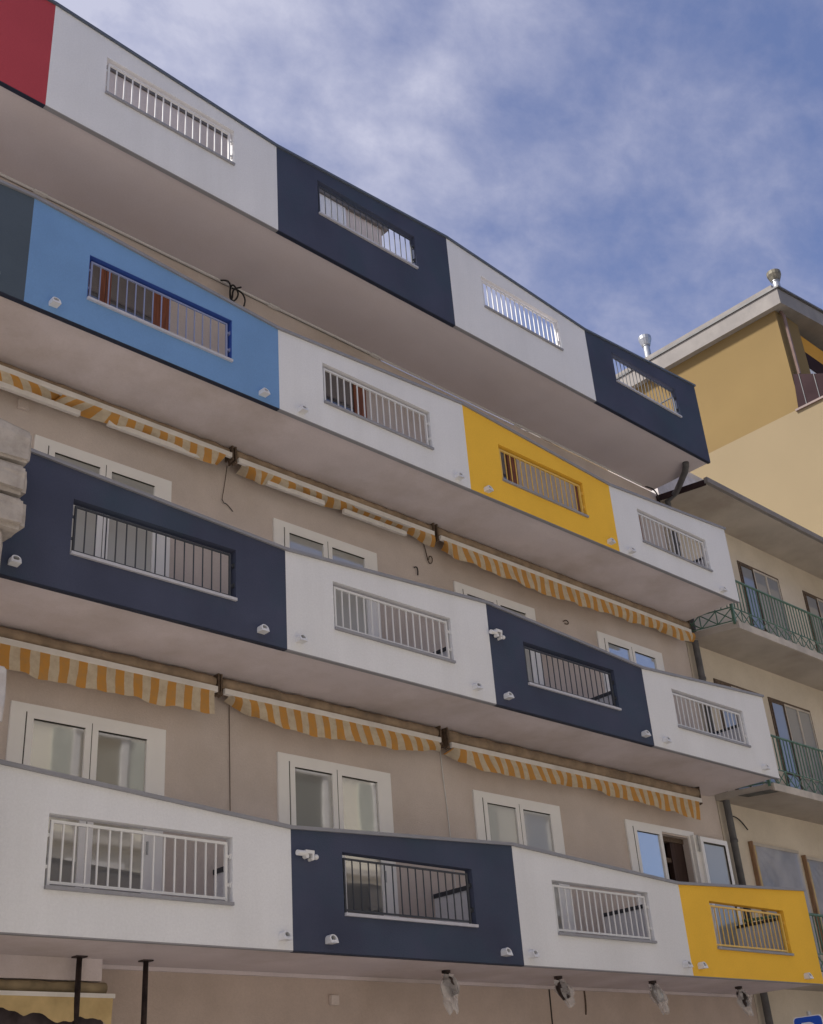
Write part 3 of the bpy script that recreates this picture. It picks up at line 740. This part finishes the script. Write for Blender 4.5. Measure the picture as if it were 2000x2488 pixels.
block(3.225, 4.475, ya, yb_, 6.13, 6.645, 'stone', 1, slope=.125)
for i_, (bx0, bx1) in enumerate(((.9, 1.98), (2.0, 3.21))):
    block(bx0, bx1, ya + .01, yb_, 6.13, 6.68, 'stone', 31 + i_)
course(4.475, ya, 5.775, 6.105, 'stone', 2, cham=.05)
course(4.485, ya, 5.41, 5.745, 'stone', 3, cham=.05)
course(4.33, ya + .10, 4.88, 5.40, 'stone', 4)
course(4.445, ya, 3.52, 4.03, 'stonepale', 5, cham=.02)
course(4.36, ya + .05, 2.9, 3.50, 'stone', 6)
zc_ = 2.88
for k_ in range(9):
    course(4.40 - .06 * (k_ % 2), ya + .02, zc_ - .48, zc_, 'stone', 8 + k_)
    zc_ -= .50
MB().box(.95, 4.20, ya + .16, yb_ - .01, -EYE, 6.45).build('wall_core', M['mortar'], sw)

# ------------------------------------------------------------------ beige neighbour with green railings
NX0, NX1, NYW = SX + .012, 27.2, 11.41
nb = thing('neighbour_house', (22, NYW, -EYE), 'beige neighbouring house with green iron balcony railings and overhanging flat roof', 'house')
MB().box(NX0, NX1, NYW, 20, -EYE, 11.25).build('wall', M['beige'], nb)
MB().box(NX0 + .05, NX1, NYW + .02, 20, 11.25, 12.26).build('roof_wall', M['stonepale'], nb)
MB().box(NX0 + .05, NX1, NYW + .10, 20, 12.262, 12.48).build('roof_coping', M['beigeedge'], nb)
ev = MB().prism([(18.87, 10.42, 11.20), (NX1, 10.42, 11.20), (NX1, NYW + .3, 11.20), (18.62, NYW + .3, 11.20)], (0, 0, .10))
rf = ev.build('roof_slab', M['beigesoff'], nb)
MB().box(18.84, NX1, 10.34, 10.418, 11.215, 11.33).build('gutter', M['cornice'], rf)
MB().prism([(18.86, 10.40, 11.19), (18.90, 10.42, 11.19), (18.66, NYW, 11.19), (18.61, NYW, 11.19)], (0, 0, .115)).build('verge_board', M['brownmetal'], rf)
def nwin(x0, x1, z0, z1, fr, m='bluepane', cols=3):
    f = MB(); t = .05; y = NYW
    f.box(x0, x0 + t, y - .02, y - .001, z0, z1).box(x1 - t, x1, y - .02, y - .001, z0, z1).box(x0 + t, x1 - t, y - .02, y - .001, z1 - t, z1).box(x0 + t, x1 - t, y - .02, y - .001, z0, z0 + t)
    wn = f.build('balcony_window', M[fr], nb)
    w_ = (x1 - x0 - 2 * t) / cols
    for i in range(cols):
        a = x0 + t + w_ * i; b = a + w_
        s_ = MB().box(a, a + .03, y - .032, y - .002, z0 + t, z1 - t).box(b - .03, b - .002, y - .032, y - .002, z0 + t, z1 - t).box(a + .03, b - .03, y - .032, y - .002, z1 - t - .04, z1 - t)
        s_.box(a + .03, b - .03, y - .031, y - .002, z0 + .75, z0 + .80)
        s_.build('sash', M['beigeedge' if i else fr], wn)
        MB().box(a + .029, b - .029, y - .012, y - .003, z0 + t, z1 - t - .04).build('pane', M[m], wn)
for z0, z1, xsx in ((8.31, 10.61, ((21.29, 22.91), (23.96, 25.6))), (5.26, 7.575, ((19.40, 21.0), (21.32, 22.94), (23.96, 25.6)))):
    for a, b in xsx: nwin(a, b, z0, z1, 'bracket')
bal_mesh = []
def nbalcony(zs, ze, x0, patch):
    """slab with a pale edge and the iron railing: cross band below, balusters above"""
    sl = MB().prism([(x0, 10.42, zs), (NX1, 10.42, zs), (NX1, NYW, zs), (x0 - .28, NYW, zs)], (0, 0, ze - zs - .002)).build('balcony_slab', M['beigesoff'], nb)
    MB().box(x0 + .01, NX1, 10.39, 10.418, zs - .012, ze).build('slab_edge', M['beigeedge'], sl)
    if patch:
        MB().prism([(x0 - .04, 10.45, zs - .004), (x0 + .25, 10.45, zs - .004), (x0 + .05, 10.95, zs - .004), (x0 - .22, 11.0, zs - .004)], (0, 0, .003)).build('mould_patch', M['mould'], sl)
    yr, zr, zc = 10.46, ze + .93, ze + .30
    xr = x0 - .0
    side = lambda t: (xr + (-.27) * t, yr + (NYW - yr - .03) * t)
    g = MB()
    g.tube([(xr, yr, zr), (NX1, yr, zr)], .024, 6).tube([(xr, yr, zc), (NX1, yr, zc)], .013, 6).tube([(xr, yr, ze + .03), (NX1, yr, ze + .03)], .012, 6)
    ex, ey = side(1)
    g.tube([(xr, yr, zr), (ex, ey, zr)], .024, 6).tube([(xr, yr, zc), (ex, ey, zc)], .013, 6).tube([(xr, yr, ze + .03), (ex, ey, ze + .03)], .012, 6)
    g.box(xr - .025, xr + .025, yr - .025, yr + .025, ze - .05, zr)
    rl = g.build('railing', M['green'], nb)
    lt = MB(); st = .31
    k = 0
    while xr + st * (k + 1) <= NX1:
        a = xr + st * k; b = a + st
        lt.tube([(a, yr, ze + .03), (b, yr, zc)], .010, 5).tube([(a, yr + .006, zc), (b, yr + .006, ze + .03)], .010, 5).tube([(b, yr, ze + .03), (b, yr, zc)], .010, 5)
        k += 1
    for k in range(3):
        (a, ya_), (b, yb2) = side(k / 3), side((k + 1) / 3)
        lt.tube([(a, ya_, ze + .03), (b, yb2, zc)], .012, 5).tube([(a + .006, ya_, zc), (b + .006, yb2, ze + .03)], .012, 5).tube([(b, yb2, ze + .03), (b, yb2, zc)], .012, 5)
    lt.build('lattice', M['green'], rl)
    h = zr - zc
    pts = [(xr + .115 * (i + 1), yr) for i in range(int((NX1 - xr) / .115) - 1)][:66] + [side((i + .7) / 8) for i in range(8)]
    for (px, py) in pts:
        loc = Vector((px, py, zc + EYE)) - ORG[nb.name]
        if not bal_mesh:
            b = MB().box(-.008, .008, -.008, .008, 0, h).build('baluster', M['green'], rl, local=True); bal_mesh.append(b)
        else:
            b = bal_mesh[0].copy(); COL.objects.link(b); b.parent = rl
        b.location = loc
nbalcony(8.17, 8.30, 18.95, False)
nbalcony(5.135, 5.25, 18.96, True)
nbalcony(2.03, 2.15, 18.98, False)
# plastic-sheeted windows on the street side
def sheet(x0, x1, z0, z1, label, seed):
    t = thing('plastic_sheet', (x0, NYW, z0), label, 'plastic sheet', 'plastic-sheeted openings of the beige house')
    y = NYW - .05
    MB().box(x0 + .02, x0 + .06, y - .03, NYW - .001, z0, z1 + .03).build('batten', M['wood2'], t)
    MB().box(x0 + .06, x1, y - .012, NYW - .001, z1 - .035, z1 + .02).build('top_batten', M['beigeedge'], t)
    MB().box(x0 + .06, x0 + .15, y - .01, NYW - .001, z0, z1 - .035).build('inner_batten', M['shopcloth'], t)
    MB().box(x0 + .15, x1 - .01, NYW - .012, NYW - .002, z0, z1 - .03).build('dark_opening', M['bluepane'], t)
    s_ = MB(); n, m = 34, 40; rr = random.Random(seed)
    cx0, cz0 = x0 + .06, z1
    for i in range(n + 1):
        for j in range(m + 1):
            x = x0 + .08 + (x1 - x0 - .08) * i / n; z = z1 - (z1 - z0) * j / m
            u, w_ = i / n, j / m
            an = math.atan2(w_ * 1.3, u + .001)
            fold = .018 * math.sin(an * 19 + seed) * math.exp(-2.2 * math.hypot(u, w_)) + .012 * math.sin(u * 23 + 2 * math.sin(w_ * 5)) * w_
            s_.v.append((x, y - .004 + fold + .02 * math.sin(u * math.pi) * math.sin(w_ * math.pi), z))
    for i in range(n):
        for j in range(m):
            k = i * (m + 1) + j
            s_.f.append((k, k + 1, k + m + 2, k + m + 1))
    s_.build('film', M['sheet'], t, smooth=True)
M['wood2'] = mat('raw_orange_batten', (.30, .185, .11), rough=.8, var=.25, scale=6, stretch=(6, 6, 1))
sheet(19.45, 21.10, 2.35, 4.47, 'bluish plastic sheet on wooden battens showing above the bottom yellow parapet', 3)
sheet(21.25, 22.95, 2.7, 4.40, 'bluish plastic sheet on wooden battens partly hidden behind the bottom yellow parapet end', 8)

# ------------------------------------------------------------------ tall ochre house behind
yh = thing('ochre_house', (30, 16, -EYE), 'tall ochre house with pale cornice and brown metal flashing behind the beige one', 'house')
YX = 27.25
MB().box(YX, 38, 8.6, 44, -EYE, 17.05).build('lower_wall', M['yhouse2'], yh)
MB().box(YX + .02, YX + 1.3, 11.78, 44, 17.05, 20.45).build('upper_wall', M['yhouse'], yh)
MB().box(YX + .55, 38, 12.0, 44, 17.05, 20.45).build('attic_front', M['orange'], yh)
cs = MB()
cs.prism([(YX - .22, 11.45, 20.33), (38, 11.45, 21.95), (38, 11.45, 22.5), (YX - .22, 11.45, 20.84)], (0, 33, 0))
cr_ = cs.build('cornice', M['cornice'], yh)
MB().prism([(YX - .26, 11.38, 20.843), (38, 11.38, 22.52), (38, 11.38, 22.58), (YX - .26, 11.38, 20.90)], (0, 33, 0)).build('roof_edge', M['pipe'], cr_)
MB().box(YX - .20, YX - .05, 11.6, 44, 20.9, 21.06).build('roof_upstand', M['cornice'], cr_)
fl = MB().prism([(YX - .03, 11.82, 17.05), (YX - .03, 10.2, 17.05), (YX - .03, 10.2, 17.32), (YX - .03, 11.72, 18.12)], (.06, 0, 0))
f_ = fl.build('sloped_flashing', M['brownmetal'], yh)
for yy, zt_ in ((11.55, 18.03), (11.15, 17.82), (10.7, 17.58)):
    MB().box(YX - .045, YX - .031, yy, yy + .02, 17.06, zt_).build('seam', M['pipe'], f_)
MB().box(YX - .06, YX + .05, 10.2, 11.9, 16.99, 17.049).build('flashing_edge', M['copper'], f_)
MB().tube([(YX + .25, 11.72, 20.4), (YX + .25, 11.66, 20.2), (YX + .25, 11.66, 18.2)], .05, 8).build('rain_pipe', M['copper'], yh)
MB().box(YX + 1.5, YX + 2.9, 11.96, 12.02, 18.3, 19.75).build('attic_window', M['signwhite'], yh)
MB().box(YX + 1.5, YX + 2.9, 11.94, 11.995, 19.2, 19.76).build('attic_window_lintel', M['brownmetal'], yh)
def flue(x, y, z0, zc, zt, m):
    f = MB().tube([(x, y, z0), (x, y, zc + .05)], .105, 14)
    f.tube([(x, y, zc - .02), (x, y, zc + .02)], .125, 14)
    c_ = f.build('chimney', M['metal'], yh)
    MB().tube([(x, y, zc), (x, y, zc + .02), (x, y, zt - .12), (x, y, zt)], [.125, .14, .205, .205], 14).build('chimney_cap', M[m], c_)
    MB().tube([(x, y, (zc + zt) / 2 - .02), (x, y, (zc + zt) / 2 + .02)], .178, 14).build('chimney_band', M['metal'], c_)
flue(28.0, 11.84, 20.8, 21.85, 22.2, 'mould2') if 'mould2' in M else None
M['soot'] = mat('sooty_metal', (.17, .155, .12), rough=.6, metal=.4, var=.4, scale=8)
flue(28.0, 11.84, 20.8, 21.82, 22.14, 'soot')
flue(28.0, 16.49, 20.8, 22.18, 22.52, 'metal')

# ------------------------------------------------------------------ parking sign
px_, py0, py1, zt_ = 16.0, 8.80, 9.22, 1.28
sg = thing('parking_sign', (px_ + .05, (py0 + py1) / 2, -EYE), 'blue square parking sign with a white letter P on a grey post', 'sign')
MB().tube([(px_ + .05, 9.0, -EYE), (px_ + .05, 9.0, zt_ + .055)], .03, 10).build('post', M['metal'], sg)
def rrect(w_, h_, r_, n=5):
    P = []
    for cx, cy, a0 in ((w_ / 2 - r_, h_ / 2 - r_, 0), (-w_ / 2 + r_, h_ / 2 - r_, 90), (-w_ / 2 + r_, -h_ / 2 + r_, 180), (w_ / 2 - r_, -h_ / 2 + r_, 270)):
        for i in range(n + 1):
            a = math.radians(a0 + 90 * i / n)
            P.append((cx + r_ * math.cos(a), cy + r_ * math.sin(a)))
    return P
cyy, czz = (py0 + py1) / 2, zt_ - .30
for nm, w_, h_, m, dx in (('border', .44, .60, 'signwhite', 0), ('plate', .415, .575, 'signblue', -.003)):
    pts = [(px_ + dx, cyy + a, czz + b) for a, b in rrect(w_, h_, .05)]
    MB().prism(pts, (.012 if nm == 'border' else .004, 0, 0)).build(nm, M[m], sg)
L_ = MB()   # the letter P: stem and bowl, as thin raised strips
ox = px_ - .0065
def yl(u): return cyy - u          # reading direction runs towards -Y seen from the street side
L_.prism([(ox, yl(-.10), czz - .2), (ox, yl(-.03), czz - .2), (ox, yl(-.03), czz + .22), (ox, yl(-.10), czz + .22)], (.003, 0, 0))
N = 14
for i in range(N):
    a0 = -math.pi / 2 + math.pi * i / N; a1 = -math.pi / 2 + math.pi * (i + 1) / N
    q = [(.01 + ro * math.cos(a), .105 + ro2 * math.sin(a)) for a, ro, ro2 in ((a0, .115, .115), (a1, .115, .115), (a1, .05, .05), (a0, .05, .05))]
    L_.prism([(ox, yl(u), czz + w2) for u, w2 in q], (.003, 0, 0))
L_.box(ox, ox + .003, yl(.0101), yl(-.0301), czz - .0099, czz + .055).box(ox, ox + .003, yl(.0101), yl(-.0301), czz + .155, czz + .2199)
L_.build('letter', M['signwhite'], sg)

# ------------------------------------------------------------------ street
g = MB().box(-250, 250, -250, 250, -EYE - .5, -EYE - .13).build('ground', M['asphalt']); tag(g, 'wide ground around the street', None, None, 'structure')
g = MB().box(-80, 120, -2.2, 6.5, -EYE - .2, -EYE - .126).build('road', M['asphalt']); tag(g, 'asphalt road in front of the building', None, None, 'structure')
g = MB().box(-80, 120, 6.65, 11.41, -EYE - .3, -EYE).build('pavement', M['paving']); tag(g, 'pale pavement along the building', None, None, 'structure')
g = MB().box(-80, 120, 6.5, 6.648, -EYE - .3, -EYE - .003).build('kerb', M['kerb']); tag(g, 'stone kerb between road and pavement', None, None, 'structure')
g = MB().box(-80, 120, -4.19, -2.2, -EYE - .3, -EYE).build('pavement', M['paving']); tag(g, 'pale pavement across the street', None, None, 'structure')
# the house across the street, seen only as a reflection in the glazed doors
oh = thing('street_house', (20, -4.2, -EYE), 'cream house across the street, mirrored in the glazed balcony doors', 'house')
OX0, OX1, OY = -14, 36.5, -4.2
MB().box(OX0, OX1, -16, OY, -EYE, 16.2).build('wall', M['cream'], oh)
MB().box(OX0 - .2, OX1 + .2, -16, OY + .45, 16.202, 16.7).build('cornice', M['stone'], oh)
for k in range(15):
    for z0 in (1.2, 4.6, 8.0, 11.4):
        x = OX0 + 1.5 + 3.4 * k
        wn = MB().box(x, x + 1.2, OY + .002, OY + .05, z0, z0 + 2.1).build('window', M['window'], oh)
        MB().box(x - .2, x + 1.4, OY + .003, OY + .16, z0 - .14, z0 - .001).box(x - .2, x + 1.4, OY + .003, OY + .14, z0 + 2.101, z0 + 2.3).box(x - .2, x - .001, OY + .003, OY + .1, z0, z0 + 2.1).box(x + 1.201, x + 1.4, OY + .003, OY + .1, z0, z0 + 2.1).build('surround', M['stonepale'], wn)
        if k % 3 != 1:
            MB().box(x - .75, x - .22, OY + .003, OY + .06, z0, z0 + 2.1).box(x + 1.42, x + 1.95, OY + .003, OY + .06, z0, z0 + 2.1).build('shutter', M['shutter'], wn)
for z0 in (3.9, 7.3, 10.7, 14.1):
    MB().box(OX0, OX1, OY + .003, OY + .2, z0, z0 + .18).build('string_course', M['stone'], oh)

# ------------------------------------------------------------------ sky, sun, camera
CLOUD_BIAS, CLOUD_LO, CLOUD_HI = (-.85, .60, .2), .52, 1.45
SUN_EL, SUN_AZ = math.radians(50), math.radians(294)     # azimuth from +Y clockwise; behind the camera's shoulder
W = bpy.data.worlds.new('World'); S.world = W; W.use_nodes = True
nt = W.node_tree; L = nt.links
bg = nt.nodes['Background']
sky = nd(nt, 'ShaderNodeTexSky', sky_type='NISHITA'); sky.sun_disc = False
sky.sun_elevation = SUN_EL; sky.sun_rotation = SUN_AZ; sky.altitude = 300; sky.air_density = 1.0; sky.dust_density = 1.0; sky.ozone_density = 2.5
tc = nd(nt, 'ShaderNodeTexCoord')
sx = nd(nt, 'ShaderNodeSeparateXYZ'); L.new(tc.outputs['Generated'], sx.inputs[0])
dn = nd(nt, 'ShaderNodeMath', operation='ADD'); L.new(sx.outputs[2], dn.inputs[0]); dn.inputs[1].default_value = .25
dm = nd(nt, 'ShaderNodeMath', operation='MAXIMUM'); L.new(dn.outputs[0], dm.inputs[0]); dm.inputs[1].default_value = .12
cx = nd(nt, 'ShaderNodeMath', operation='DIVIDE'); L.new(sx.outputs[0], cx.inputs[0]); L.new(dm.outputs[0], cx.inputs[1])
cy = nd(nt, 'ShaderNodeMath', operation='DIVIDE'); L.new(sx.outputs[1], cy.inputs[0]); L.new(dm.outputs[0], cy.inputs[1])
cb = nd(nt, 'ShaderNodeCombineXYZ'); L.new(cx.outputs[0], cb.inputs[0]); L.new(cy.outputs[0], cb.inputs[1])
def cloud(loc, rot, scl, ns, det, rg, dist):
    mp_ = nd(nt, 'ShaderNodeMapping'); mp_.inputs['Location'].default_value = loc; mp_.inputs['Rotation'].default_value = (0, 0, rot); mp_.inputs['Scale'].default_value = scl
    L.new(cb.outputs[0], mp_.inputs[0])
    n_ = nd(nt, 'ShaderNodeTexNoise'); n_.inputs['Scale'].default_value = ns; n_.inputs['Detail'].default_value = det; n_.inputs['Roughness'].default_value = rg; n_.inputs['Distortion'].default_value = dist
    L.new(mp_.outputs[0], n_.inputs['Vector'])
    return n_.outputs['Fac']
big = cloud((4.2, 1.1, 0), 1.9, (1, 1.4, 1), 4.2, 4, .55, .1)
fine = cloud((1.3, 2.6, 0), 2.2, (1, 1.3, 1), 10.0, 12, .62, .10)
vd = nd(nt, 'ShaderNodeVectorMath', operation='DOT_PRODUCT'); L.new(tc.outputs['Generated'], vd.inputs[0]); vd.inputs[1].default_value = CLOUD_BIAS
def ma(op, a, b):
    m_ = nd(nt, 'ShaderNodeMath', operation=op)
    for i, v_ in enumerate((a, b)):
        if isinstance(v_, (int, float)): m_.inputs[i].default_value = v_
        else: L.new(v_, m_.inputs[i])
    return m_.outputs[0]
den = ma('ADD', ma('ADD', ma('MULTIPLY', big, .95), ma('MULTIPLY', fine, 1.25)), ma('MULTIPLY', vd.outputs['Value'], 1.15))
cr = nd(nt, 'ShaderNodeMapRange'); cr.inputs[1].default_value = CLOUD_LO; cr.inputs[2].default_value = CLOUD_HI
L.new(den, cr.inputs[0])
ramp = nd(nt, 'ShaderNodeValToRGB')
ramp.color_ramp.elements[0].position = 0; ramp.color_ramp.elements[0].color = (.24, .24, .24, 1)
ramp.color_ramp.elements[1].position = 1; ramp.color_ramp.elements[1].color = (.97, .97, .97, 1)
L.new(cr.outputs[0], ramp.inputs[0])
tint = nd(nt, 'ShaderNodeMix', data_type='RGBA', blend_type='MULTIPLY'); tint.inputs[0].default_value = 1
L.new(sky.outputs[0], tint.inputs[6]); tint.inputs[7].default_value = (.84, .86, 1.02, 1)
cc = nd(nt, 'ShaderNodeMix', data_type='RGBA'); L.new(cr.outputs[0], cc.inputs[0]); cc.inputs[6].default_value = (1.62, 1.68, 2.7, 1); cc.inputs[7].default_value = (3.5, 3.58, 4.5, 1)
cm = nd(nt, 'ShaderNodeMix', data_type='RGBA')
L.new(ramp.outputs[0], cm.inputs[0]); L.new(tint.outputs[2], cm.inputs[6]); L.new(cc.outputs[2], cm.inputs[7])
L.new(cm.outputs[2], bg.inputs['Color'])
bg.inputs['Strength'].default_value = .13

sun = bpy.data.lights.new('sun', 'SUN'); sun.energy = 5.0; sun.angle = math.radians(8); sun.color = (1, .95, .88)
so = bpy.data.objects.new('sun', sun); COL.objects.link(so)
dirv = Vector((math.sin(SUN_AZ) * math.cos(SUN_EL), math.cos(SUN_AZ) * math.cos(SUN_EL), math.sin(SUN_EL)))
so.rotation_euler = dirv.to_track_quat('Z', 'Y').to_euler()

cam = bpy.data.cameras.new('camera'); co = bpy.data.objects.new('camera', cam); COL.objects.link(co)
cam.sensor_fit = 'HORIZONTAL'; cam.sensor_width = 36; cam.lens = 36 * 2910.28 / 2000
cam.clip_end = 2000; cam.clip_start = .1
yaw, pit, rol = [math.radians(a) for a in (-45.44971136, 28.13678539, 4.50951875)]
Ym = Matrix(((math.cos(yaw), math.sin(yaw), 0), (-math.sin(yaw), math.cos(yaw), 0), (0, 0, 1)))
Pm = Matrix(((1, 0, 0), (0, math.cos(pit), math.sin(pit)), (0, -math.sin(pit), math.cos(pit))))
Rm = Matrix(((math.cos(rol), 0, -math.sin(rol)), (0, 1, 0), (math.sin(rol), 0, math.cos(rol))))
Mc = Rm @ Pm @ Ym
right, fwd, up = Vector(Mc[0]), Vector(Mc[1]), Vector(Mc[2])
mw = Matrix((right, up, -fwd)).transposed().to_4x4()
mw.translation = Vector((0, 0, EYE))
co.matrix_world = mw
S.camera = co
S.view_settings.view_transform = 'Standard'; S.view_settings.look = 'None'
S.view_settings.exposure = .36; S.view_settings.gamma = 1
